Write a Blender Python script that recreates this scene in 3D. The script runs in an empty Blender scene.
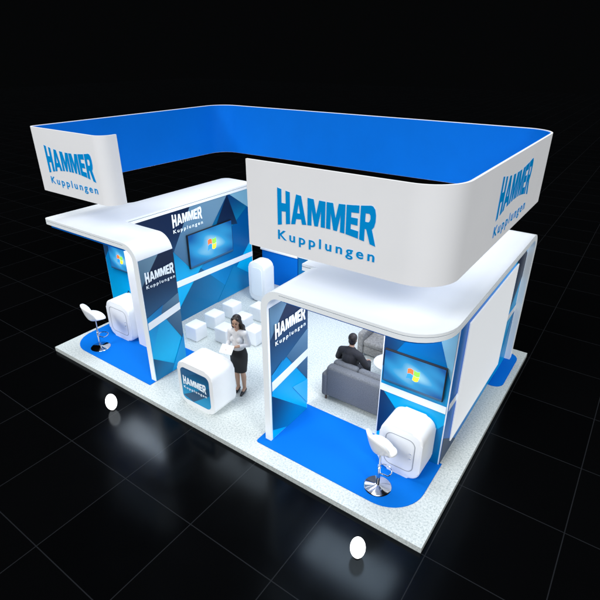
import bpy, bmesh, math, random
from mathutils import Vector, Matrix
random.seed(4)
S=bpy.context.scene; C=S.collection; PI=math.pi
S.view_settings.view_transform='Standard'
try: S.view_settings.look='None'
except Exception: pass
S.view_settings.exposure=0
w=bpy.data.worlds.new("World"); S.world=w; w.use_nodes=True
w.node_tree.nodes['Background'].inputs[0].default_value=(.004,.0045,.005,1)
w.node_tree.nodes['Background'].inputs[1].default_value=.4

# ---------------- materials
def mat(name,col,rough=.5,metal=0,emit=0,ecol=None,noise=0,scale=30,bump=0,spec=.5,coat=0):
    m=bpy.data.materials.new(name); m.use_nodes=True; nt=m.node_tree; b=nt.nodes['Principled BSDF']
    b.inputs['Base Color'].default_value=(*col,1); b.inputs['Roughness'].default_value=rough
    b.inputs['Metallic'].default_value=metal; b.inputs['Specular IOR Level'].default_value=spec
    b.inputs['Coat Weight'].default_value=coat
    if emit:
        b.inputs['Emission Color'].default_value=(*(ecol or col),1); b.inputs['Emission Strength'].default_value=emit
    if noise or bump:
        tc=nt.nodes.new('ShaderNodeTexCoord'); n=nt.nodes.new('ShaderNodeTexNoise'); n.inputs['Scale'].default_value=scale
        n.inputs['Detail'].default_value=4; nt.links.new(tc.outputs['Object'],n.inputs['Vector'])
        if noise:
            mr=nt.nodes.new('ShaderNodeMapRange'); mr.inputs[1].default_value=.3; mr.inputs[2].default_value=.7
            mr.inputs[3].default_value=1-noise; mr.inputs[4].default_value=1+noise*.4
            nt.links.new(n.outputs['Fac'],mr.inputs[0])
            mx=nt.nodes.new('ShaderNodeVectorMath'); mx.operation='SCALE'; mx.inputs[0].default_value=col
            nt.links.new(mr.outputs[0],mx.inputs['Scale']); nt.links.new(mx.outputs[0],b.inputs['Base Color'])
        if bump:
            bp=nt.nodes.new('ShaderNodeBump'); bp.inputs['Strength'].default_value=bump; bp.inputs['Distance'].default_value=.01
            nt.links.new(n.outputs['Fac'],bp.inputs['Height']); nt.links.new(bp.outputs[0],b.inputs['Normal'])
    return m
WHITE=mat('white_lacquer',(.83,.85,.87),.3,noise=.03,scale=3,emit=.1,ecol=(.85,.93,1))  # faint self-glow lifts the white; these surfaces are no lamps
CANW=mat('canopy_white',(.83,.86,.88),.4,noise=.02,scale=2,emit=.19,ecol=(.82,.93,1))  # canopy glow put into the material by emission, no lamp inside
HWHITE=mat('banner_fabric',(.81,.82,.84),.6,noise=.03,scale=1.2,emit=.17,ecol=(.95,.97,1),spec=.2)  # emission added to brighten the banner fabric
HBLUE=mat('banner_blue',(.0,.14,.6),.7,noise=.05,scale=1.5,emit=.16,ecol=(0,.18,.85),spec=.1)  # slight self-glow keeps the blue evenly bright
LETB=mat('letter_blue',(.0,.27,.68),.5,emit=.13,ecol=(0,.38,.9),spec=.1)  # letters brightened by their own emission
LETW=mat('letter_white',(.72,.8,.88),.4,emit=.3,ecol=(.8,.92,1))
CARPET=mat('blue_carpet',(.0,.15,.62),.8,noise=.12,scale=160,bump=.2,spec=.1,emit=.05,ecol=(0,.2,.85))
GWHITE=mat('graphic_white',(.76,.82,.87),.4,emit=.12,ecol=(.9,.95,1))
CHROME=mat('chrome',(.75,.76,.78),.12,1)
BLACKP=mat('black_plastic',(.01,.01,.012),.3)
GREYF=mat('sofa_fabric',(.16,.17,.185),.9,noise=.3,scale=60,bump=.3)
GREYF2=mat('armchair_fabric',(.24,.24,.235),.9,noise=.35,scale=25,bump=.3)
SKIN=mat('skin',(.55,.33,.23),.5,noise=.05,scale=12)
HAIR=mat('dark_hair',(.018,.011,.008),.45,noise=.4,scale=60,bump=.5)
BLOUSE=mat('pale_blouse',(.78,.79,.82),.7,noise=.1,scale=18,bump=.25)
SKIRT=mat('black_skirt',(.012,.012,.014),.7,noise=.2,scale=14)
SUIT=mat('dark_jacket',(.02,.02,.025),.8,noise=.25,scale=16,bump=.3)
TROUS=mat('dark_trousers',(.03,.032,.04),.8,noise=.2,scale=16)
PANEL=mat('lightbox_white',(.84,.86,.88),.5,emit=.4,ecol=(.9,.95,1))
GREYL=mat('grey_line',(.35,.37,.4),.4)
RIM=mat('rim_line',(.12,.15,.2),.4)
EYE=mat('eye_dark',(.02,.012,.01),.2); LIP=mat('lips',(.42,.1,.09),.4)
SPOTREFL=mat('spot_reflection',(1,1,1),.4,emit=3.5,ecol=(1,1,1))  # glow of the eggs that stand in for spotlight reflections
WOOD=mat('dark_wood',(.08,.05,.035),.5,noise=.3,scale=12)

def gradmat(name,c0,c1,z0,z1,d=(0,0,1),rough=.35,emit=.12,cm=None):
    m=bpy.data.materials.new(name); m.use_nodes=True; nt=m.node_tree; b=nt.nodes['Principled BSDF']
    b.inputs['Roughness'].default_value=rough
    g=nt.nodes.new('ShaderNodeNewGeometry'); dt=nt.nodes.new('ShaderNodeVectorMath'); dt.operation='DOT_PRODUCT'; dt.inputs[1].default_value=d
    mr=nt.nodes.new('ShaderNodeMapRange'); mr.interpolation_type='SMOOTHSTEP'
    mr.inputs[1].default_value=z0; mr.inputs[2].default_value=z1
    cr=nt.nodes.new('ShaderNodeValToRGB'); cr.color_ramp.elements[0].color=(*c0,1); cr.color_ramp.elements[1].color=(*c1,1)
    if cm: e=cr.color_ramp.elements.new(.5); e.color=(*cm,1)
    nt.links.new(g.outputs['Position'],dt.inputs[0])
    nt.links.new(dt.outputs['Value'],mr.inputs[0]); nt.links.new(mr.outputs[0],cr.inputs[0]); nt.links.new(cr.outputs[0],b.inputs['Base Color'])
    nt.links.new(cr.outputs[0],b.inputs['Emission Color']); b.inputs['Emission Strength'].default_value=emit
    b.inputs['Specular IOR Level'].default_value=.3
    return m
WALLG=gradmat('wall_gradient',(.0,.44,.82),(.0,.10,.36),.1,2.4)
WALLD=gradmat('wall_gradient_dark',(.0,.40,.76),(.004,.045,.16),.4,2.3,(0,-.12,1))
WALLR=gradmat('side_wall_gradient',(.0,.14,.5),(.0,.38,.78),1.6,5.4,(0,1,0))
BACKG=gradmat('back_wall_gradient',(.0,.16,.42),(.006,.03,.1),.4,1.9)
def facets(y0,L):
    return (gradmat('graphic_navy',(.02,.12,.28),(.004,.014,.05),.9,2.4,(0,0,1)),
            gradmat('graphic_steel',(.015,.08,.18),(.15,.28,.4),y0*.7+.9,(y0+L)*.7+1.7,(0,.7,.7)),
            gradmat('graphic_mid',(.0,.38,.82),(.0,.08,.28),y0*.7+.2,(y0+L)*.7+1.2,(0,.7,.7)),
            gradmat('graphic_dark',(.006,.035,.1),(.0,.22,.5),y0*.7-.6,(y0+L)*.7-.2,(0,.7,-.7)),
            gradmat('graphic_pale',(.02,.42,.78),(.18,.4,.56),.3,2.3,(0,0,1)))
CTRP=gradmat('counter_panel',(.0,.28,.55),(.01,.07,.18),.2,.9)

def groundmat():
    m=bpy.data.materials.new('black_tiles'); m.use_nodes=True; nt=m.node_tree; b=nt.nodes['Principled BSDF']
    g=nt.nodes.new('ShaderNodeNewGeometry')
    br=nt.nodes.new('ShaderNodeTexBrick'); br.offset=0; br.squash=1
    br.inputs['Scale'].default_value=1; br.inputs['Brick Width'].default_value=1.5; br.inputs['Row Height'].default_value=1.5
    br.inputs['Mortar Size'].default_value=.008; br.inputs['Mortar Smooth'].default_value=.3
    br.inputs['Color1'].default_value=(.001,.0011,.0013,1); br.inputs['Color2'].default_value=(.0014,.0015,.0017,1); br.inputs['Mortar'].default_value=(.012,.013,.015,1)
    nt.links.new(g.outputs['Position'],br.inputs['Vector']); nt.links.new(br.outputs['Color'],b.inputs['Base Color'])
    n=nt.nodes.new('ShaderNodeTexNoise'); n.inputs['Scale'].default_value=1.5; nt.links.new(g.outputs['Position'],n.inputs['Vector'])
    mr=nt.nodes.new('ShaderNodeMapRange'); mr.inputs[3].default_value=.12; mr.inputs[4].default_value=.22
    nt.links.new(n.outputs['Fac'],mr.inputs[0]); nt.links.new(mr.outputs[0],b.inputs['Roughness'])
    b.inputs['Specular IOR Level'].default_value=.14
    b.inputs['Specular Tint'].default_value=(.65,.84,1,1)
    return m
def terrazzo():
    m=bpy.data.materials.new('speckled_white_floor'); m.use_nodes=True; nt=m.node_tree; b=nt.nodes['Principled BSDF']
    g=nt.nodes.new('ShaderNodeNewGeometry')
    n=nt.nodes.new('ShaderNodeTexNoise'); n.inputs['Scale'].default_value=30; n.inputs['Detail'].default_value=8; n.inputs['Roughness'].default_value=.85
    nt.links.new(g.outputs['Position'],n.inputs['Vector'])
    cr=nt.nodes.new('ShaderNodeValToRGB'); e=cr.color_ramp.elements
    e[0].position=.38; e[0].color=(.33,.4,.4,1); e[1].position=.54; e[1].color=(.66,.7,.69,1)
    nt.links.new(n.outputs['Fac'],cr.inputs[0]); nt.links.new(cr.outputs[0],b.inputs['Base Color']); b.inputs['Roughness'].default_value=.4
    b.inputs['Specular IOR Level'].default_value=.35
    return m
GROUND=groundmat(); TERR=terrazzo()
def screenmat():
    m=bpy.data.materials.new('screen_picture'); m.use_nodes=True; nt=m.node_tree; b=nt.nodes['Principled BSDF']
    tc=nt.nodes.new('ShaderNodeTexCoord'); mp=nt.nodes.new('ShaderNodeMapping'); mp.inputs['Location'].default_value=(-.5,-.5,-.5)
    nt.links.new(tc.outputs['Generated'],mp.inputs[0])
    ln=nt.nodes.new('ShaderNodeVectorMath'); ln.operation='LENGTH'
    mu=nt.nodes.new('ShaderNodeVectorMath'); mu.operation='MULTIPLY'; mu.inputs[1].default_value=(1,0,1)
    nt.links.new(mp.outputs[0],mu.inputs[0]); nt.links.new(mu.outputs[0],ln.inputs[0])
    wv=nt.nodes.new('ShaderNodeTexWave'); wv.inputs['Scale'].default_value=1.1; wv.inputs['Distortion'].default_value=3; wv.inputs['Detail'].default_value=1; wv.bands_direction='DIAGONAL'
    nt.links.new(mp.outputs[0],wv.inputs[0])
    ms=nt.nodes.new('ShaderNodeMath'); ms.operation='MULTIPLY_ADD'; ms.inputs[1].default_value=-.12
    nt.links.new(wv.outputs['Fac'],ms.inputs[0]); nt.links.new(ln.outputs['Value'],ms.inputs[2])
    cr=nt.nodes.new('ShaderNodeValToRGB'); e=cr.color_ramp.elements
    e[0].color=(.4,.8,1,1); e[1].position=.6; e[1].color=(.0,.09,.36,1); k=e.new(.24); k.color=(.03,.38,.78,1)
    nt.links.new(ms.outputs[0],cr.inputs[0]); nt.links.new(cr.outputs[0],b.inputs['Emission Color']); b.inputs['Emission Strength'].default_value=.95
    b.inputs['Base Color'].default_value=(.01,.02,.04,1); b.inputs['Roughness'].default_value=.25; b.inputs['Specular IOR Level'].default_value=.2
    return m
SCREEN=screenmat()

# ---------------- helpers
def rootloc(p):
    v=Vector((0,0,0))
    while p: v+=p.location; p=p.parent
    return v
def setp(o,label=None,cat=None,group=None,kind=None):
    for k,v in (('label',label),('category',cat),('group',group),('kind',kind)):
        if v: o[k]=v
    return o
def thing(name,loc,label,cat,group=None):
    o=bpy.data.objects.new(name,None); C.objects.link(o); o.location=loc; o.empty_display_size=.2
    return setp(o,label,cat,group)
def obj(name,bm,m,parent=None,world=True,smooth=False,label=None,recalc=True):
    if parent and world:
        bmesh.ops.translate(bm,verts=bm.verts,vec=-rootloc(parent))
    if recalc: bmesh.ops.recalc_face_normals(bm,faces=bm.faces)
    me=bpy.data.meshes.new(name); bm.to_mesh(me); bm.free(); me.materials.append(m)
    if smooth:
        for p in me.polygons: p.use_smooth=True
        if smooth!='all':
            try: me.set_sharp_from_angle(angle=math.radians(40))
            except Exception: pass
    o=bpy.data.objects.new(name,me); C.objects.link(o)
    if parent: o.parent=parent
    if label: o['label']=label
    return o
def N(): return bmesh.new()
def box(bm,x0,x1,y0,y1,z0,z1,bev=0,seg=2):
    r=bmesh.ops.create_cube(bm,size=1)['verts']
    for v in r: v.co=Vector(((x0+x1)/2+v.co.x*(x1-x0),(y0+y1)/2+v.co.y*(y1-y0),(z0+z1)/2+v.co.z*(z1-z0)))
    if bev:
        es=set(e for v in r for e in v.link_edges)
        bmesh.ops.bevel(bm,geom=list(es),offset=bev,segments=seg,profile=.5,affect='EDGES')
    return bm
def prism(bm,pts,a,b,axis='z'):
    def P(p,h):
        return Vector((p[0],p[1],h)) if axis=='z' else (Vector((p[0],h,p[1])) if axis=='y' else Vector((h,p[0],p[1])))
    lo=[bm.verts.new(P(p,a)) for p in pts]; hi=[bm.verts.new(P(p,b)) for p in pts]; n=len(pts)
    bm.faces.new(lo); bm.faces.new(hi[::-1])
    for i in range(n): bm.faces.new((lo[i],lo[(i+1)%n],hi[(i+1)%n],hi[i]))
    return bm
def rpoly(pts,rad,seg=10,closed=True):
    out=[]; n=len(pts)
    for i,p in enumerate(pts):
        r=rad[i] if isinstance(rad,(list,tuple)) else rad
        if r<=0 or (not closed and i in (0,n-1)): out.append(tuple(p)); continue
        p=Vector(p); a=(Vector(pts[i-1])-p).normalized(); b=(Vector(pts[(i+1)%n])-p).normalized()
        ang=a.angle(b); d=r/math.tan(ang/2); c=p+(a+b).normalized()*(r/math.sin(ang/2))
        s=p+a*d-c; e=p+b*d-c; tot=s.angle(e); sg=1 if s.x*e.y-s.y*e.x>0 else -1
        for k in range(seg+1):
            t=sg*tot*k/seg; out.append((c.x+s.x*math.cos(t)-s.y*math.sin(t), c.y+s.x*math.sin(t)+s.y*math.cos(t)))
    return out
def ribbon(bm,path,o0,o1,z0,z1):
    n=len(path); A=[];
    for i in range(n):
        p=Vector(path[i]); a=Vector(path[max(i-1,0)]); b=Vector(path[min(i+1,n-1)])
        d=(b-a).normalized(); nl=Vector((-d.y,d.x))
        q0=p+nl*o0; q1=p+nl*o1
        A.append([bm.verts.new((q0.x,q0.y,z0)),bm.verts.new((q1.x,q1.y,z0)),bm.verts.new((q1.x,q1.y,z1)),bm.verts.new((q0.x,q0.y,z1))])
    for i in range(n-1):
        for k in range(4): bm.faces.new((A[i][k],A[i][(k+1)%4],A[i+1][(k+1)%4],A[i+1][k]))
    bm.faces.new(A[0]); bm.faces.new(A[-1][::-1]); return bm
def lathe(bm,prof,c=(0,0,0),seg=32):
    rings=[]
    for r,z in prof:
        rings.append([bm.verts.new((c[0]+r*math.cos(2*PI*k/seg),c[1]+r*math.sin(2*PI*k/seg),c[2]+z)) for k in range(seg)])
    for a,b in zip(rings,rings[1:]):
        for k in range(seg): bm.faces.new((a[k],a[(k+1)%seg],b[(k+1)%seg],b[k]))
    bm.faces.new(rings[0]); bm.faces.new(rings[-1][::-1]); return bm
def ball(bm,c,r,sc=(1,1,1),rot=None,seg=16):
    M=Matrix.Translation(c)@(rot or Matrix.Identity(4))@Matrix.Diagonal((r*sc[0],r*sc[1],r*sc[2],1))
    bmesh.ops.create_uvsphere(bm,u_segments=seg,v_segments=max(6,seg*3//4),radius=1,matrix=M)
def cone(bm,a,ra,b,rb,seg=14):
    a=Vector(a); b=Vector(b); d=b-a
    M=Matrix.Translation((a+b)/2)@d.to_track_quat('Z','Y').to_matrix().to_4x4()
    bmesh.ops.create_cone(bm,cap_ends=True,segments=seg,radius1=ra,radius2=rb,depth=d.length,matrix=M)
def limb(bm,pts):
    for (p,r) in pts: ball(bm,p,r,seg=14)
    for (p,r),(q,s) in zip(pts,pts[1:]): cone(bm,p,r,q,s)
def remesh(name,bm,m,parent,vox=.006,sm=4,label=None):
    me=bpy.data.meshes.new(name); bm.to_mesh(me); bm.free()
    o=bpy.data.objects.new(name,me); C.objects.link(o)
    r=o.modifiers.new('r','REMESH'); r.mode='VOXEL'; r.voxel_size=vox; r.use_smooth_shade=True
    s=o.modifiers.new('s','SMOOTH'); s.iterations=sm; s.factor=.5
    dg=bpy.context.evaluated_depsgraph_get(); dg.update()
    m2=bpy.data.meshes.new_from_object(o.evaluated_get(dg)); o.modifiers.clear(); o.data=m2; bpy.data.meshes.remove(me)
    m2.materials.clear(); m2.materials.append(m)
    for p in m2.polygons: p.use_smooth=True
    if parent: o.parent=parent
    if label: o['label']=label
    return o
def curve_mesh(cu):
    ob=bpy.data.objects.new('t',cu); C.objects.link(ob); dg=bpy.context.evaluated_depsgraph_get(); dg.update()
    me=bpy.data.meshes.new_from_object(ob.evaluated_get(dg)); bm=N(); bm.from_mesh(me)
    bpy.data.objects.remove(ob); bpy.data.meshes.remove(me); return bm
def place(bm,org,ax,f):
    ax=Vector(ax); up=Vector((0,0,1)); nr=ax.cross(up); org=Vector(org)
    for v in bm.verts:
        a,b=f(v.co.x,v.co.y); v.co=org+ax*a+up*b+nr*.006
    bmesh.ops.recalc_face_normals(bm,faces=bm.faces)
    for fc in bm.faces:
        if fc.normal.dot(nr)<0: fc.normal_flip()
def text(name,body,w,h,m,parent,org,ax,bold=.02,space=1):
    cu=bpy.data.curves.new('t','FONT'); cu.body=body; cu.offset=bold; cu.space_character=space; cu.resolution_u=5
    bm=curve_mesh(cu)
    xs=[v.co.x for v in bm.verts]; ys=[v.co.y for v in bm.verts]; x0,x1,y0,y1=min(xs),max(xs),min(ys),max(ys)
    place(bm,org,ax,lambda x,y:(((x-x0)/(x1-x0)-.5)*w,(y-y0)/(y1-y0)*h))
    return obj(name,bm,m,parent,recalc=False)
GL={'H':(.84,[[(0,0),(.28,0),(.28,.38),(.56,.38),(.56,0),(.84,0),(.84,1),(.56,1),(.56,.62),(.28,.62),(.28,1),(0,1)]]),
'A':(1.0,[[(0,0),(.28,0),(.34,.18),(.66,.18),(.72,0),(1,0),(.66,1),(.34,1)],[(.41,.38),(.5,.7),(.59,.38)]]),
'M':(1.1,[[(0,0),(.26,0),(.26,.6),(.44,0),(.66,0),(.84,.6),(.84,0),(1.1,0),(1.1,1),(.72,1),(.55,.46),(.38,1),(0,1)]]),
'E':(.72,[[(0,0),(.72,0),(.72,.23),(.28,.23),(.28,.39),(.66,.39),(.66,.61),(.28,.61),(.28,.77),(.71,.77),(.71,1),(0,1)]]),
'R':(.92,[[(0,0),(.28,0),(.28,.36),(.36,.36),(.6,0),(.92,0),(.67,.39),(.78,.47),(.84,.6),(.84,.76),(.78,.9),(.66,.98),(.55,1),(0,1)],[(.28,.56),(.28,.79),(.48,.79),(.55,.74),(.56,.66),(.52,.59),(.46,.56)]])}
def wordmark(w,h,m,parent,org,ax):
    cu=bpy.data.curves.new('t','CURVE'); cu.dimensions='2D'; cu.fill_mode='BOTH'
    W=sum(GL[c][0] for c in 'HAMMER')+.07*5; x=0
    for c in 'HAMMER':
        for loop in GL[c][1]:
            pts=[]
            for i,p in enumerate(loop):
                q=loop[(i+1)%len(loop)]; n=max(1,int(math.dist(p,q)/.07))
                for k in range(n): pts.append((p[0]+(q[0]-p[0])*k/n,p[1]+(q[1]-p[1])*k/n))
            sp=cu.splines.new('POLY'); sp.points.add(len(pts)-1); sp.use_cyclic_u=True
            for pt,(px,py) in zip(sp.points,pts):
                s=(x+px)/W-.5; q=1-4*s*s; lo=.19*q; hi=1-.14*q
                pt.co=(s*10*1.0,(lo+py*(hi-lo))*3.7,0,1)
        x+=GL[c][0]+.07
    bm=curve_mesh(cu)
    place(bm,org,ax,lambda a,b:(a/10*w,b/3.7*h))
    return obj('logo_lettering',bm,m,parent,recalc=False)
def logo(parent,org,ax,w,m):
    wordmark(w,w*.345,m,parent,org,ax)
    o2=Vector(org)-Vector((0,0,w*.165))
    text('name_lettering','Kupplungen',w*1.0,w*.12,m,parent,o2,ax,bold=.022,space=1.4)
def plate(name,pts,axis,at,m,parent,t=.003,label=None):
    bm=N(); prism(bm,pts,at,at+t,axis); return obj(name,bm,m,parent,label=label)

# ---------------- setting
bm=N(); prism(bm,[(-90,-90),(90,-90),(90,90),(-90,90)],-.12,-.1)
g=obj('ground',bm,GROUND); setp(g,'glossy black tiled floor with faint grey joints around the booth','floor',kind='structure')
bm=N(); prism(bm,rpoly([(0,0),(8.94,0),(8.94,6),(0,6)],0),-.1,0)
p=obj('platform',bm,TERR); setp(p,'low rectangular platform of speckled white flooring under the booth','floor',kind='structure')
bm=N(); prism(bm,rpoly([(.1,.3),(2.95,.3),(2.95,1.7),(.1,1.7)],[.6,0,0,.05]),0.0,.012)
o=obj('carpet',bm,CARPET); setp(o,'bright blue carpet under the left pavilion with rounded front corner','carpet',kind='structure')
bm=N(); prism(bm,rpoly([(5.75,.3),(8.6,.3),(8.6,1.65),(5.75,1.65)],[.05,.6,.0,0]),0.0,.012)
o=obj('carpet',bm,CARPET); setp(o,'bright blue carpet under the right pavilion with rounded front corner','carpet',kind='structure')
bm=N(); prism(bm,rpoly([(8.3,4.3),(8.82,4.3),(8.82,5.78),(8.3,5.78)],[.0,.2,.25,.1]),0.0,.012)
o=obj('carpet',bm,CARPET); setp(o,'short blue carpet strip with rounded end at the rear leg of the right pavilion','carpet',kind='structure')

# ---------------- hanging banner
HX0,HX1,HY0,HY1,HZ0,HZ1=.22,8.55,.5,5.75,3.585,4.8
T=thing('hanging_banner',(4.5,3,HZ0),'huge white ring banner with blue inside hanging above the whole booth','banner')
raw=[(2.42,.8),(2.42,HY0),(HX0,HY0),(HX0,HY1),(HX1,HY1),(HX1,HY0),(5.68,HY0)]
path=rpoly(raw,[0,.22,.1,.5,.5,.5,0],12,closed=False)
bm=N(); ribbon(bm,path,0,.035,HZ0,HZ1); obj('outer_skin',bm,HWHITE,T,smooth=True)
bm=N(); ribbon(bm,path,-.03,-.002,HZ0+.01,HZ1-.01); obj('inner_lining',bm,HBLUE,T,smooth=True)
logo(T,(1.38,HY0-.035,3.98),(1,0,0),1.5,LETB)
logo(T,(6.95,HY0-.035,3.98),(1,0,0),1.48,LETB)
logo(T,(HX1+.035,3.2,3.98),(0,1,0),1.8,LETB)

# ---------------- left pavilion
T=thing('booth_pavilion',(1.5,.9,0),'left white pavilion with flat canopy curving down into a blue graphic wall','pavilion')
ZC,TH=2.95,.12
def canopy(parent,pts,rad,out):
    bm=N(); prism(bm,rpoly(pts,rad),ZC-TH,ZC-.055); prism(bm,rpoly(pts,rad),ZC-.043,ZC)
    prism(bm,rpoly([(x+sx*.02,y+sy*.02) for (x,y),(sx,sy) in zip(pts,out)],[max(0,r-.02) if r else 0 for r in rad]),ZC-.0555,ZC-.0425)
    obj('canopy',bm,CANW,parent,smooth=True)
    bm=N(); prism(bm,rpoly([(x+sx*.008,y+sy*.008) for (x,y),(sx,sy) in zip(pts,out)],[max(0,r-.008) if r else 0 for r in rad]),ZC-.0548,ZC-.0432)
    obj('rim_line',bm,RIM,parent,smooth=True)
bm=N()
outer=rpoly([(2.95,0),(2.95,ZC),(2.6,ZC)],[0,.34,0],10,closed=False); inner=rpoly([(2.6,ZC-TH),(2.83,ZC-TH),(2.83,0)],[0,.22,0],10,closed=False)
prism(bm,outer+inner,.45,1.3,'y'); obj('side_frame',bm,CANW,T,smooth=True)
canopy(T,[(0,.45),(2.6,.45),(2.6,1.3),(1.55,1.3),(1.55,5.4),(.55,5.4),(.55,2.1),(0,2.1)],[.08,0,0,.0,.3,.2,.3,.2],[(1,1),(0,1),(0,-1),(-1,-1),(-1,-1),(1,-1),(1,-1),(1,-1)])
bm=N(); prism(bm,rpoly([(.06,.51),(2.55,.51),(2.55,1.25),(1.4,1.25),(1.4,5.3),(.62,5.3),(.62,2.04),(.06,2.04)],[.08,0,0,.0,.2,.15,.2,.15]),ZC-TH-.07,ZC-TH-.001); obj('canopy_underside',bm,HBLUE,T,smooth=True)
def graphic(parent,axis,at,a0,a1,z0,z1,base,polys):
    plate('wall_graphic',[(a0,z0),(a1,z0),(a1,z1),(a0,z1)],axis,at if axis=='x' else at-.004,base,parent,.004)
    for i,(pl,m) in enumerate(polys):
        pts=[(a0+(a1-a0)*u,z0+(z1-z0)*v) for u,v in pl]
        off=.005+.0022*i
        plate('graphic_facet',pts,axis,at+off if axis=='x' else at-off-.002,m,parent,.002)
NV,ST,MD,DK,PL=facets(.5,.8)
graphic(T,'x',2.951,.47,1.298,.02,2.66,WALLG,[
 ([(0,.55),(0,1),(1,1),(1,.62)],NV),([(0,1),(.55,1),(0,.8)],ST),([(.35,.58),(1,.64),(1,.22)],ST),([(0,.55),(.5,.6),(.0,.24)],MD),
 ([(0,0),(0,.2),(.85,0)],DK),([(.5,.0),(1,.28),(1,0)],MD),([(0,.45),(1,.5),(1,.56),(0,.51)],GWHITE)])
logo(T,(2.975,.9,2.17),(0,1,0),.7,LETW)
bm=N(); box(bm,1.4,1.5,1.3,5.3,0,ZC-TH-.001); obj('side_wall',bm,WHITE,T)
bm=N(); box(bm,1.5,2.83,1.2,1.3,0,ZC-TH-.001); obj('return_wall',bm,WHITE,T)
NV,ST,MD,DK,PL=facets(1.4,3.8)
graphic(T,'x',1.501,1.32,5.28,.02,2.82,WALLD,[
 ([(0,.7),(.0,1),(.46,1),(.3,.66)],NV),([(.46,1),(.78,1),(.42,.45),(.3,.66)],ST),([(.2,.0),(.5,.42),(.72,.12),(.62,0)],DK),
 ([(.72,.12),(.5,.42),(1,.86),(1,.5)],MD),([(.8,1),(1,1),(1,.8)],PL),([(0,.25),(.0,.6),(.22,.42)],ST),([(.62,.0),(.8,.3),(1,.1),(1,0)],DK),
 ([(.78,1),(.86,.7),(.66,.75)],NV),([(.15,.34),(1,.31),(1,.36),(.15,.40)],GWHITE)])
logo(T,(1.526,3.02,2.44),(0,1,0),.94,LETW)
bm=N(); box(bm,-.02,1.4,1.7,1.8,0,ZC-TH-.071); obj('screen_wall',bm,WHITE,T)
graphic(T,'y',1.699,-.01,1.39,.02,2.75,WALLG,[([(0,.6),(0,1),(.6,1)],NV),([(.6,1),(1,1),(1,.55)],PL),([(0,0),(.5,.35),(1,0)],DK)])

# ---------------- right pavilion
T=thing('booth_pavilion',(7.3,1,0),'right white pavilion with rounded canopy, blue inner wall and white side poster','pavilion')
bm=N()
outer=rpoly([(5.85,0),(5.85,ZC),(6.2,ZC)],[0,.34,0],10,closed=False); inner=rpoly([(6.2,ZC-TH),(5.97,ZC-TH),(5.97,0)],[0,.22,0],10,closed=False)
prism(bm,outer+inner,.45,1.55,'y'); obj('side_frame',bm,CANW,T,smooth=True)
canopy(T,[(6.2,.45),(8.68,.45),(8.68,5.25),(5.85,5.25),(5.85,1.55),(6.2,1.55)],[0,.62,0,0,0,0],[(0,1),(-1,1),(-1,0),(1,0),(1,1),(0,1)])
bm=N()
outer=rpoly([(5.62,0),(5.62,ZC),(5.25,ZC)],[0,.36,0],10,closed=False); inner=rpoly([(5.25,ZC-TH),(5.48,ZC-TH),(5.48,0)],[0,.22,0],10,closed=False)
prism(bm,outer+inner,7.0,8.68,'x'); obj('rear_leg',bm,CANW,T,smooth=True)
bm=N(); prism(bm,rpoly([(6.25,.51),(8.62,.51),(8.62,5.2),(5.92,5.2),(5.92,1.6),(6.25,1.6)],[0,.56,0,.0,0,0]),ZC-TH-.05,ZC-TH-.001); obj('canopy_underside',bm,HBLUE,T,smooth=True)
NV,ST,MD,DK,PL=facets(.5,1.1)
graphic(T,'x',5.971,.5,1.54,.02,2.6,WALLG,[
 ([(0,.52),(0,1),(1,1),(1,.66)],NV),([(0,1),(.5,1),(0,.78)],ST),([(.4,.58),(1,.68),(1,.26)],ST),([(0,.08),(0,.36),(1,0),(.4,0)],DK),([(.55,.3),(1,.05),(1,.26)],PL),([(0,.52),(.3,.58),(0,.36)],MD),([(0,.40),(1,.46),(1,.52),(0,.47)],GWHITE)])
logo(T,(5.995,1.02,2.0),(0,1,0),.84,LETW)
bm=N(); box(bm,7.4,8.56,1.6,1.7,0,ZC-TH-.051); obj('screen_wall',bm,WHITE,T)
NX=gradmat('graphic_navy',(.006,.03,.1),(.0,.16,.42),7.4,8.3,(1,0,0))
graphic(T,'y',1.599,7.42,8.54,.02,2.76,WALLG,[([(0,.55),(0,1),(.65,1)],NX),([(.65,1),(1,1),(1,.6)],PL),([(0,.05),(0,.4),(.45,.2)],NX),([(.5,0),(1,.3),(1,0)],NX),([(0,.38),(1,.38),(1,.43),(0,.43)],GWHITE)])
bm=N(); box(bm,8.46,8.56,1.7,5.475,0,ZC-TH-.4); obj('side_wall',bm,WHITE,T)
bm=N(); box(bm,8.46,8.56,1.7,5.2,ZC-TH-.4,ZC-TH-.051); obj('wall_header',bm,WHITE,T)
NV,ST,MD,DK,PL=facets(4.6,.8)
bm=N(); prism(bm,rpoly([(1.602,.02),(5.46,.02),(5.46,2.8),(1.602,2.8)],[0,0,.2,0]),8.561,8.565,'x'); obj('wall_graphic',bm,WALLR,T)
for i,(pl,m) in enumerate([([(.0,0),(.2,0),(0,.2)],DK),([(.8,.0),(1,.0),(1,.5)],MD),([(.82,.5),(1,.72),(1,.9),(.9,1),(.8,1)],NV),([(0,.40),(.09,.40),(.09,.45),(0,.45)],GWHITE),([(.83,.44),(1,.44),(1,.49),(.83,.49)],GWHITE)]):
    plate('graphic_facet',[(1.605+3.85*u,.02+2.76*v) for u,v in pl],'x',8.567+.0025*i,m,T,.002)
bm=N(); box(bm,8.582,8.605,1.92,4.68,.3,2.55,.006); obj('white_poster',bm,PANEL,T)

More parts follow.
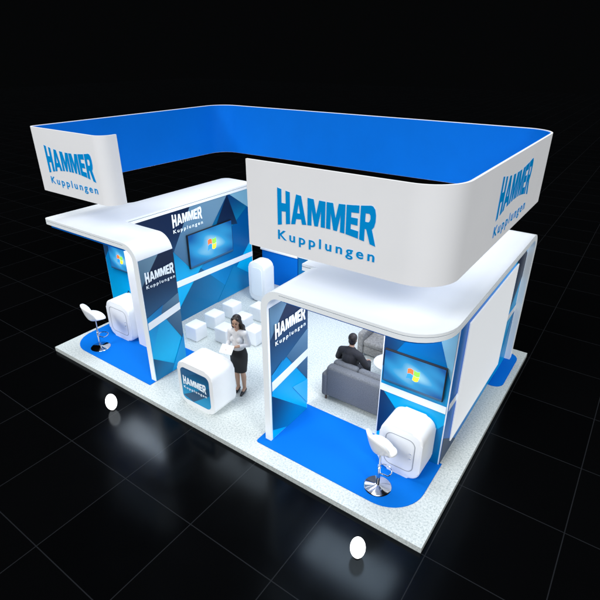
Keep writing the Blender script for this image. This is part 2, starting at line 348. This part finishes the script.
# back walls
T=thing('low_partition_wall',(2.2,5.7,0),'low blue partition wall with white cap at the back behind the stool cubes','partition wall')
bm=N(); box(bm,1.6,2.85,5.62,5.72,0,1.0); obj('wall_board',bm,CARPET,T)
bm=N(); box(bm,1.56,2.86,5.58,5.76,1.0,1.06,.01); obj('cap_rail',bm,WHITE,T)
T=thing('display_wall',(4,5.7,0),'taller dark blue display wall with white band at the centre back','wall')
bm=N(); box(bm,2.88,5.2,5.6,5.72,0,1.95,.01); obj('wall_board',bm,BACKG,T)
bm=N(); box(bm,2.89,5.19,5.588,5.597,1.05,1.2); obj('white_band',bm,GWHITE,T)
plate('graphic_facet',[(2.89,1.25),(2.89,1.93),(3.9,1.93)],'y',5.59,ST,T,.004)
plate('graphic_facet',[(3.4,.02),(4.2,1.0),(5.0,.02)],'y',5.59,CARPET,T,.004)
def rcube(x0,x1,y0,y1,z0,z1,r,bev=.025):
    bm=N(); prism(bm,rpoly([(x0,z0),(x1,z0),(x1,z1),(x0,z1)],r,8),y0,y1,'y')
    es=[e for e in bm.edges if abs(e.verts[0].co.y-e.verts[1].co.y)<1e-6]
    bmesh.ops.bevel(bm,geom=es,offset=bev,segments=3,profile=.5,affect='EDGES'); return bm
T=thing('back_counter',(2.35,4.65,0),'small rounded white counter at the back between the screen wall and the display wall','counter')
obj('counter_body',rcube(2.08,2.62,4.45,4.85,.04,1.15,.17),WHITE,T,smooth=True)
bm=N(); prism(bm,rpoly([(2.17,.2),(2.53,.2),(2.53,1.0),(2.17,1.0)],.1,8),4.442,4.4505,'y'); obj('front_panel',bm,GWHITE,T)
bm=N(); box(bm,2.14,2.56,4.5,4.8,0,.045,.005); obj('plinth',bm,GREYL,T)

# ---------------- reception counter
T=thing('reception_counter',(4.28,.62,0),'white rounded reception counter with dark blue lettered front panel','counter')
obj('counter_body',rcube(3.83,4.74,.34,.93,0,.96,.17),WHITE,T,smooth=True)
bm=N(); prism(bm,rpoly([(3.92,.12),(4.65,.12),(4.65,.84),(3.92,.84)],.1,8),.332,.3405,'y'); obj('front_panel',bm,CTRP,T)
plate('graphic_facet',[(3.94,.2),(4.2,.13),(4.64,.45),(4.64,.62)],'y',.328,ST,T,.003)
plate('graphic_facet',[(3.94,.6),(3.94,.8),(4.35,.83)],'y',.328,NV,T,.003)
logo(T,(4.285,.326,.47),(1,0,0),.6,LETW)

# ---------------- demo counters
def demo_counter(label,cx,cy,W=.36):
    T=thing('demo_counter',(0,0,0),label,'counter','white rounded demo counters')
    obj('counter_body',rcube(-W,W,-.27,.27,0,.92,.19,.04),WHITE,T,world=False,smooth=True)
    bm=N(); k=W-.11
    a=rpoly([(-k,.14),(k,.14),(k,.78),(-k,.78)],.12,8); b=rpoly([(-k+.013,.153),(k-.013,.153),(k-.013,.767),(-k+.013,.767)],.107,8)
    va=[bm.verts.new((x,-.274,z)) for x,z in a]; vb=[bm.verts.new((x,-.274,z)) for x,z in b]
    for i in range(len(a)): j=(i+1)%len(a); bm.faces.new((va[i],va[j],vb[j],vb[i]))
    obj('door_outline',bm,GREYL,T,world=False)
    for z in (.42,.52):
        bm=N(); ball(bm,(k-.06,-.275,z),.014,seg=10); obj('knob',bm,CHROME,T,world=False,smooth=True)
    T.location=(cx,cy,.012); return T
demo_counter('white rounded counter below the screen in the right pavilion',8.08,1.3)
demo_counter('white rounded counter below the screen in the left pavilion',.95,1.4,.42)

# ---------------- bar stools
def stool(label,x,y,rz):
    T=thing('bar_stool',(0,0,0),label,'bar stool','white bar stools')
    bm=N(); lathe(bm,[(.21,0),(.215,.008),(.2,.018),(.06,.032),(.035,.05)],seg=40); obj('base_disc',bm,CHROME,T,world=False,smooth=True)
    bm=N(); lathe(bm,[(.028,.04),(.028,.4),(.018,.41),(.018,.74)],seg=20); obj('post',bm,CHROME,T,world=False,smooth=True)
    bm=N(); pts=[(.0+.13*math.cos(a),-.08+.13*math.sin(a),.3) for a in [PI*k/12+PI for k in range(13)]]
    pts=[(0.02,0,.3)]+[pts[-1]]+pts[::-1][1:]+[(-.02,0,.3)]
    for a,b in zip(pts,pts[1:]): cone(bm,a,.009,b,.009,8)
    obj('foot_rest',bm,CHROME,T,world=False,smooth=True)
    bm=N(); lathe(bm,[(.05,.72),(.1,.75),(.1,.76)],seg=20); obj('seat_bracket',bm,CHROME,T,world=False,smooth=True)
    bm=N(); nr,na=12,48; g=[]
    for i in range(nr+1):
        r=i/nr; row=[]
        for k in range(na):
            a=2*PI*k/na; bk=max(0,math.sin(a)); sd=abs(math.cos(a))
            lift=max(0,(r-.4)/.6)
            z=.77+lift**1.5*(.34*bk**.7+.08*sd)-(max(0,-math.sin(a))*.04*lift)
            R=.24*r*(1-.1*lift*bk)
            row.append(bm.verts.new((R*1.0*math.cos(a),R*.95*math.sin(a),z)))
            if i==0: break
        g.append(row)
    for k in range(na): bm.faces.new((g[0][0],g[1][k],g[1][(k+1)%na]))
    for i in range(1,nr):
        for k in range(na): bm.faces.new((g[i][k],g[i+1][k],g[i+1][(k+1)%na],g[i][(k+1)%na]))
    s=obj('seat',bm,WHITE,T,world=False,smooth='all')
    md=s.modifiers.new('s','SOLIDIFY'); md.thickness=.035; md.offset=-1
    T.location=(x,y,.012); T.rotation_euler.z=rz
    return T
stool('white bucket bar stool on chrome disc base in front of the right counter',7.95,.62,math.radians(150))
stool('white bucket bar stool on chrome disc base in front of the left counter',.88,.6,math.radians(160))

# ---------------- cubes
cubes=[(2.35,2.2),(2.33,2.85),(2.31,3.5),(3.0,2.5),(2.98,3.15),(2.96,3.8),(3.6,2.85)]
names=['white stool cube nearest the front in the row along the graphic wall','middle white stool cube of the row along the graphic wall','rearmost white stool cube of the row along the graphic wall',
'front white stool cube of the middle row','centre white stool cube of the middle row','rear white stool cube of the middle row','single white stool cube directly behind the standing woman']
for (x,y),l in zip(cubes,names):
    bm=N(); box(bm,-.18,.18,-.18,.18,0,.37,.025,3); o=obj('stool_cube',bm,WHITE,smooth=True); o.location=(x,y,0); setp(o,l,'stool','white stool cubes')

# ---------------- tvs
cols=[(.85,.13,.03),(.2,.6,.05),(.02,.22,.9),(.95,.65,.03)]
PM=[mat('pane_colour',c,.4,emit=.95,ecol=c) for c in cols]; BARM=mat('bar',(.01,.05,.12),.3,emit=.3,ecol=(.05,.2,.4))
def tv(label,W,H,loc,rz):
    T=thing('flat_screen',(0,0,0),label,'screen','wall screens')
    bm=N(); box(bm,-W/2,W/2,0,.05,-H/2,H/2,.006); obj('bezel',bm,BLACKP,T,world=False)
    b=.016
    bm=N(); box(bm,-W/2+b,W/2-b,-.004,.001,-H/2+b,H/2-b); s=obj('screen',bm,SCREEN,T,world=False)
    k=H*.155
    for i,(sx,sz) in enumerate(((-1,1),(1,1),(-1,-1),(1,-1))):
        bm=N()
        cx,cz=sx*k*.56,sz*k*.52+sx*k*.06
        pts=[]
        sh=lambda u:.2*k*math.sin((u+sx*.5)*PI)*(-1)
        for t in range(9):
            u=-.5+t/8; pts.append((cx+u*k-sz*-.08*k,cz-.46*k+sh(u)))
        for t in range(8,-1,-1):
            u=-.5+t/8; pts.append((cx+u*k+.08*k,cz+.46*k+sh(u)))
        prism(bm,pts,-.009,-.0045,'y'); obj('logo_pane',bm,PM[i],s,world=False)
    bm=N(); box(bm,-W/2+b,W/2-b,-.008,-.0045,-H/2+b,-H/2+b+H*.05); obj('task_bar',bm,BARM,s,world=False)
    T.location=loc; T.rotation_euler.z=rz
tv('wall screen above the white counter in the right pavilion',1.02,.6,(7.97,1.53,1.6),0)
tv('wall screen above the white counter in the left pavilion',.8,.6,(.66,1.63,1.78),0)
tv('largest wall screen, on the side graphic wall above the stool cubes',1.54,.87,(1.58,3.68,1.74),PI/2)

# ---------------- lounge
T=thing('sofa',(6.7,2.3,0),'grey fabric two seat sofa seen from behind in the right pavilion','sofa')
x0,x1=6.02,7.36
def rb(name,a,m,par,bev=.04): 
    bm=N(); box(bm,*a,bev,3); return obj(name,bm,m,par,smooth=True)
rb('sofa_base',(x0+.12,x1-.12,2.05,2.75,.1,.3),GREYF,T)
rb('backrest',(x0+.1,x1-.1,1.95,2.15,.12,.8),GREYF,T,.06)
rb('armrest',(x0,x0+.14,1.95,2.78,.1,.62),GREYF,T,.05); rb('armrest',(x1-.14,x1,1.95,2.78,.1,.62),GREYF,T,.05)
mx=(x0+x1)/2
rb('seat_cushion',(x0+.14,mx-.003,2.14,2.77,.3,.45),GREYF,T,.05); rb('seat_cushion',(mx+.003,x1-.14,2.14,2.77,.3,.45),GREYF,T,.05)
rb('back_cushion',(x0+.14,mx-.003,2.12,2.27,.44,.84),GREYF,T,.06); rb('back_cushion',(mx+.003,x1-.14,2.12,2.27,.44,.84),GREYF,T,.06)
for sx in (x0+.08,x1-.08):
    for sy in (2.02,2.7):
        bm=N(); lathe(bm,[(.018,0),(.025,.11)],(sx,sy,0),12); obj('leg',bm,WOOD,T)
T=thing('armchair',(6.3,4.0,0),'light grey upholstered armchair across the low table from the man','armchair')
rb('chair_base',(5.98,6.72,3.7,4.3,.1,.32),GREYF2,T); rb('backrest',(5.92,6.78,4.22,4.42,.12,.85),GREYF2,T,.06)
rb('armrest',(5.85,5.99,3.66,4.4,.1,.62),GREYF2,T,.05); rb('armrest',(6.71,6.85,3.66,4.4,.1,.62),GREYF2,T,.05)
rb('seat_cushion',(5.99,6.71,3.66,4.24,.32,.46),GREYF2,T,.05)
for sx in (5.95,6.75):
    for sy in (3.74,4.32):
        bm=N(); lathe(bm,[(.018,0),(.025,.11)],(sx,sy,0),12); obj('leg',bm,WOOD,T)
T=thing('round_table',(6.85,3.2,0),'small round white table between the sofa and the armchair','table')
bm=N(); lathe(bm,[(.3,.45),(.32,.46),(.32,.475),(.3,.485)],(6.85,3.2,0),40); obj('tabletop',bm,WHITE,T,smooth=True)
bm=N(); lathe(bm,[(.02,.01),(.02,.45)],(6.85,3.2,0),16); obj('post',bm,CHROME,T,smooth=True)
bm=N(); lathe(bm,[(.18,0),(.18,.012)],(6.85,3.2,0),32); obj('base_disc',bm,CHROME,T,smooth=True)

# ---------------- spotlight reflections on the floor, modelled as glowing eggs
for (x,y),l in (((2.87,-.55),'glowing white egg standing in for a spotlight reflection on the black floor before the left pavilion'),((8.25,-.55),'glowing white egg standing in for a spotlight reflection on the black floor before the right pavilion')):
    T=thing('floor_reflection',(x,y,-.1),l,'reflection','egg shaped spotlight reflections')
    bm=N(); lathe(bm,[(.04,0),(.045,.01),(.03,.02)],(x,y,-.1),24); obj('egg_base',bm,BLACKP,T)
    bm=N(); ball(bm,(x,y,.09),.105,(1,1,1.65),seg=24); obj('reflection_egg',bm,SPOTREFL,T,smooth='all')

# ---------------- people
def hand(bm,wr,fwd,side,dn,curl=.5,r=.0085):
    wr=Vector(wr); f=Vector(fwd).normalized(); s=Vector(side).normalized(); d=Vector(dn).normalized()
    M=Matrix((s,f,d)).transposed().to_4x4()
    ball(bm,wr+f*.045,.045,(.85,1,.36),M)
    for i,(o,L) in enumerate(((.028,.07),(.01,.078),(-.009,.072),(-.027,.056))):
        p=wr+f*.08+s*o; a=curl*.5; pts=[(p,r)]; q=p
        for k,fr in enumerate((.45,.32,.23)):
            a2=a+curl*.7*k; q=q+(f*math.cos(a2)+d*math.sin(a2))*L*fr; pts.append((q.copy(),r*(1-.1*(k+1))))
        limb(bm,pts)
    p=wr+f*.025+s*.028; limb(bm,[(p,r*1.25),(p+(s*.7+f*.6+d*.2)*.032,r*1.1),(p+(s*.75+f*1.3+d*.5)*.04,r)])
def head(bm,c,tilt=0,yaw=0):
    R=Matrix.Translation(c)@Matrix.Rotation(yaw,4,'Z')@Matrix.Rotation(tilt,4,'X')
    def b(p,r,sc): bmesh.ops.create_uvsphere(bm,u_segments=20,v_segments=14,radius=1,matrix=R@Matrix.Translation(p)@Matrix.Diagonal((r*sc[0],r*sc[1],r*sc[2],1)))
    b((0,.012,.025),.09,(.84,1.05,.98)); b((0,-.025,-.035),.062,(.86,.95,1.15)); b((0,-.045,-.085),.026,(1.1,.9,.8))
    b((0,-.09,-.02),.013,(.8,1.2,1.8)); b((0,-.098,-.033),.012,(1.1,1,.8))
    for s in (-1,1): b((s*.077,.012,-.01),.02,(.35,.8,1.3)); b((s*.035,-.06,-.025),.028,(1,.9,1))
    return R
def face(par,R):
    for s in (-1,1):
        bm=N(); bmesh.ops.create_uvsphere(bm,u_segments=12,v_segments=8,radius=1,matrix=R@Matrix.Translation((s*.03,-.078,.003))@Matrix.Diagonal((.012,.008,.006,1)))
        obj('eye',bm,EYE,par,world=False,smooth='all')
        bm=N(); cone(bm,R@Vector((s*.016,-.085,.02)),.003,R@Vector((s*.045,-.072,.022)),.0025,8); obj('eyebrow',bm,HAIR,par,world=False)
    bm=N(); bmesh.ops.create_uvsphere(bm,u_segments=12,v_segments=8,radius=1,matrix=R@Matrix.Translation((0,-.083,-.061))@Matrix.Diagonal((.022,.008,.007,1))); obj('mouth',bm,LIP,par,world=False,smooth='all')

# woman
T=thing('person',(0,0,0),'woman with long dark hair in white blouse and black skirt standing behind the reception counter','person')
bm=N()
limb(bm,[((0,0,.93),.1),((0,0,1.06),.09),((0,0,1.22),.105),((0,.005,1.34),.09),((0,.01,1.42),.05),((0,-.01,1.5),.045)])
ball(bm,(0,.0,.9),.12,(1.1,.9,.9))
for s in (-1,1):
    limb(bm,[((s*.075,0,.88),.072),((s*.07,-.01,.5),.052),((s*.072,.015,.36),.052),((s*.07,.02,.1),.033),((s*.07,.03,.09),.034)])
    limb(bm,[((s*.07,.03,.1),.034),((s*.072,-.07,.035),.03),((s*.074,-.12,.025),.024)])
    ball(bm,(s*.07,-.07,1.25),.045,(1,.9,1))
limb(bm,[((-.155,.01,1.365),.05),((-.205,.04,1.12),.038),((-.15,-.17,1.12),.026),((-.13,-.2,1.12),.024)])
limb(bm,[((.155,.01,1.365),.05),((.2,.05,1.12),.038),((.06,-.17,1.16),.026),((.03,-.2,1.165),.024)])
limb(bm,[((-.06,.01,1.37),.07),((-.155,.01,1.365),.05)]); limb(bm,[((.06,.01,1.37),.07),((.155,.01,1.365),.05)])
hand(bm,(-.13,-.2,1.12),(.25,-1,.05),(0,0,1),(1,.2,0),.5); hand(bm,(.03,-.2,1.165),(-.6,-.8,.0),(-.6,.5,.5),(-.2,0,-1),.35)
R=head(bm,(0,-.02,1.6),tilt=math.radians(8),yaw=math.radians(8))
remesh('body',bm,SKIN,T,.0055,3); face(T,R)
bm=N()
limb(bm,[((0,0,.99),.128),((0,0,1.08),.112),((0,0,1.22),.118),((0,.005,1.33),.1)])
for s in (-1,1): ball(bm,(s*.07,-.07,1.25),.058,(1,.95,1)); limb(bm,[((s*.05,.01,1.37),.075),((s*.155,.01,1.365),.06)])
limb(bm,[((-.155,.01,1.365),.06),((-.205,.04,1.12),.05),((-.165,-.12,1.12),.038)])
limb(bm,[((.155,.01,1.365),.06),((.2,.05,1.12),.05),((.1,-.1,1.145),.038)])
remesh('blouse',bm,BLOUSE,T,.007,5)
bm=N(); seg=40; rings=[]
for z,rx,ry,yo in ((1.03,.135,.125,0),(.98,.155,.138,.0),(.88,.178,.152,.005),(.75,.175,.142,0),(.6,.158,.118,-.003),(.52,.15,.11,-.003)):
    rings.append([bm.verts.new((rx*math.cos(2*PI*k/seg),yo+ry*math.sin(2*PI*k/seg),z)) for k in range(seg)])
for a,b in zip(rings,rings[1:]):
    for k in range(seg): bm.faces.new((a[k],a[(k+1)%seg],b[(k+1)%seg],b[k]))
bm.faces.new(rings[0]); obj('skirt',bm,SKIRT,T,world=False,smooth='all')
for s in (-1,1):
    bm=N(); limb(bm,[((s*.07,.04,.055),.038),((s*.072,-.07,.033),.037),((s*.074,-.135,.02),.024)]); cone(bm,(s*.07,.06,.0),.012,(s*.07,.05,.06),.025)
    remesh('shoe',bm,BLACKP,T,.006,3)
bm=N()
def hb(p,r,sc): bmesh.ops.create_uvsphere(bm,u_segments=20,v_segments=14,radius=1,matrix=R@Matrix.Translation(p)@Matrix.Diagonal((r*sc[0],r*sc[1],r*sc[2],1)))
hb((0,.035,.042),.1,(.92,1.0,.95)); hb((0,.06,-.03),.085,(1,.75,1.3))
limb(bm,[(R@Vector((.05,-.03,.085)),.03),(R@Vector((.082,.005,.03)),.024),(R@Vector((.088,.025,-.05)),.027),((.1,.03,1.47),.033),((.1,.09,1.4),.03)])
limb(bm,[(R@Vector((-.05,-.03,.085)),.03),(R@Vector((-.082,.005,.03)),.024),(R@Vector((-.088,.025,-.05)),.027),((-.1,.03,1.47),.033),((-.1,.09,1.4),.03)])
limb(bm,[(R@Vector((0,.08,-.05)),.075),((0,.09,1.42),.08),((0,.12,1.3),.06),((0,.12,1.22),.025)])
for s in (-1,1): limb(bm,[((s*.06,.08,1.46),.06),((s*.07,.1,1.34),.05),((s*.06,.12,1.24),.02)])
remesh('hair',bm,HAIR,T,.006,4)
T.location=(4.6,1.22,0); T.rotation_euler.z=math.radians(12)
TB=thing('tablet',(0,0,0),'white tablet held in both hands by the standing woman','tablet')
bm=N(); box(bm,-.13,.13,-.005,.005,-.09,.09,.004); obj('tablet_case',bm,WHITE,TB,world=False)
bm=N(); box(bm,-.115,.115,.0055,.008,-.075,.075); obj('screen',bm,PANEL,TB,world=False)
Mw=Matrix.Translation(T.location)@Matrix.Rotation(T.rotation_euler.z,4,'Z')@Matrix.Translation((-.06,-.31,1.16))@Matrix.Rotation(math.radians(-50),4,'X')
TB.matrix_world=Mw

# man seated (local facing -Y, then turned to face away)
T=thing('person',(0,0,0),'man in dark jacket seated on the grey sofa, seen from behind','person')
bm=N()
limb(bm,[((0,0,.56),.13),((0,.05,.72),.125),((0,.06,.9),.135),((0,.05,1.0),.115),((0,.03,1.07),.055),((0,.0,1.14),.05)])
for s in (-1,1):
    limb(bm,[((s*.09,-.02,.53),.095),((s*.13,-.44,.5),.062),((s*.13,-.46,.3),.055),((s*.13,-.44,.09),.04)])
    limb(bm,[((s*.13,-.42,.07),.038),((s*.14,-.6,.04),.032)])
    limb(bm,[((s*.07,.05,1.0),.08),((s*.19,.05,.98),.062)])
limb(bm,[((-.19,.05,.98),.062),((-.32,.0,.78),.046),((-.28,-.22,.72),.033),((-.24,-.28,.7),.03)])
limb(bm,[((.19,.05,.98),.062),((.3,-.02,.76),.046),((.2,-.24,.68),.033),((.16,-.3,.66),.03)])
hand(bm,(-.24,-.28,.7),(.5,-1,-.3),(1,.4,.2),(0,-.3,-1),.4,.0095); hand(bm,(.16,-.3,.66),(-.5,-1,-.3),(-1,.4,.2),(0,-.3,-1),.4,.0095)
R=head(bm,(0,-.02,1.24),0,math.radians(15)); remesh('body',bm,SKIN,T,.006,3); face(T,R)
bm=N()
limb(bm,[((0,0,.58),.15),((0,.05,.72),.148),((0,.06,.9),.155),((0,.05,.99),.13)])
for s in (-1,1): limb(bm,[((s*.06,.05,1.01),.085),((s*.19,.05,.98),.078)])
limb(bm,[((-.19,.05,.98),.078),((-.32,.0,.78),.062),((-.27,-.22,.715),.045)])
limb(bm,[((.19,.05,.98),.078),((.3,-.02,.76),.062),((.2,-.22,.685),.045)])
limb(bm,[((0,.04,1.04),.075),((0,.035,1.06),.07)])
remesh('jacket',bm,SUIT,T,.008,5)
bm=N()
for s in (-1,1): limb(bm,[((s*.085,.0,.54),.11),((s*.13,-.44,.51),.075),((s*.13,-.46,.3),.066),((s*.13,-.44,.1),.055)])
remesh('trousers',bm,TROUS,T,.008,4)
for s in (-1,1):
    bm=N(); limb(bm,[((s*.13,-.41,.05),.045),((s*.14,-.53,.04),.043),((s*.14,-.63,.03),.03)]); remesh('shoe',bm,BLACKP,T,.007,3)
bm=N(); 
hb((0,.022,.048),.096,(.9,1.02,.95)); hb((0,.05,-.01),.075,(1,.8,1.1)); remesh('hair',bm,HAIR,T,.006,3)
T.location=(6.4,2.42,0); T.rotation_euler.z=PI

# ---------------- lights
def sun(d,e,ang,col=(1,1,1)):
    l=bpy.data.lights.new('key','SUN'); l.energy=e; l.angle=math.radians(ang); l.color=col
    o=bpy.data.objects.new('key_light',l); C.objects.link(o); o.rotation_euler=Vector(d).to_track_quat('-Z','Y').to_euler()
sun((.25,.9,-.8),2.05,20)
sun((-.9,.35,-.7),1.6,20)
sun((.05,-.05,-1),1.45,25,(.9,.95,1))
def area(x,y,z,sx,sy,e,col=(.9,.95,1)):  # area fill added to brighten below the canopies and over the open middle
    l=bpy.data.lights.new('fill_lamp','AREA'); l.shape='RECTANGLE'; l.size=sx; l.size_y=sy; l.energy=e; l.color=col
    o=bpy.data.objects.new('fill_lamp',l); C.objects.link(o); o.location=(x,y,z)
area(7.3,1.1,2.7,1.8,.8,48); area(1.3,1.1,2.7,1.8,.6,45); area(7.1,3.6,2.7,2,2.5,60); area(3.4,3.2,3.5,2,2.5,60)

cam=bpy.data.cameras.new('Camera'); co=bpy.data.objects.new('Camera',cam); C.objects.link(co)
co.location=(10.19,-4.65,6.1); co.rotation_euler=(math.radians(63.2),0,math.radians(35.25))
cam.sensor_width=36; cam.angle=2*math.atan(300/495); cam.clip_end=500; S.camera=co
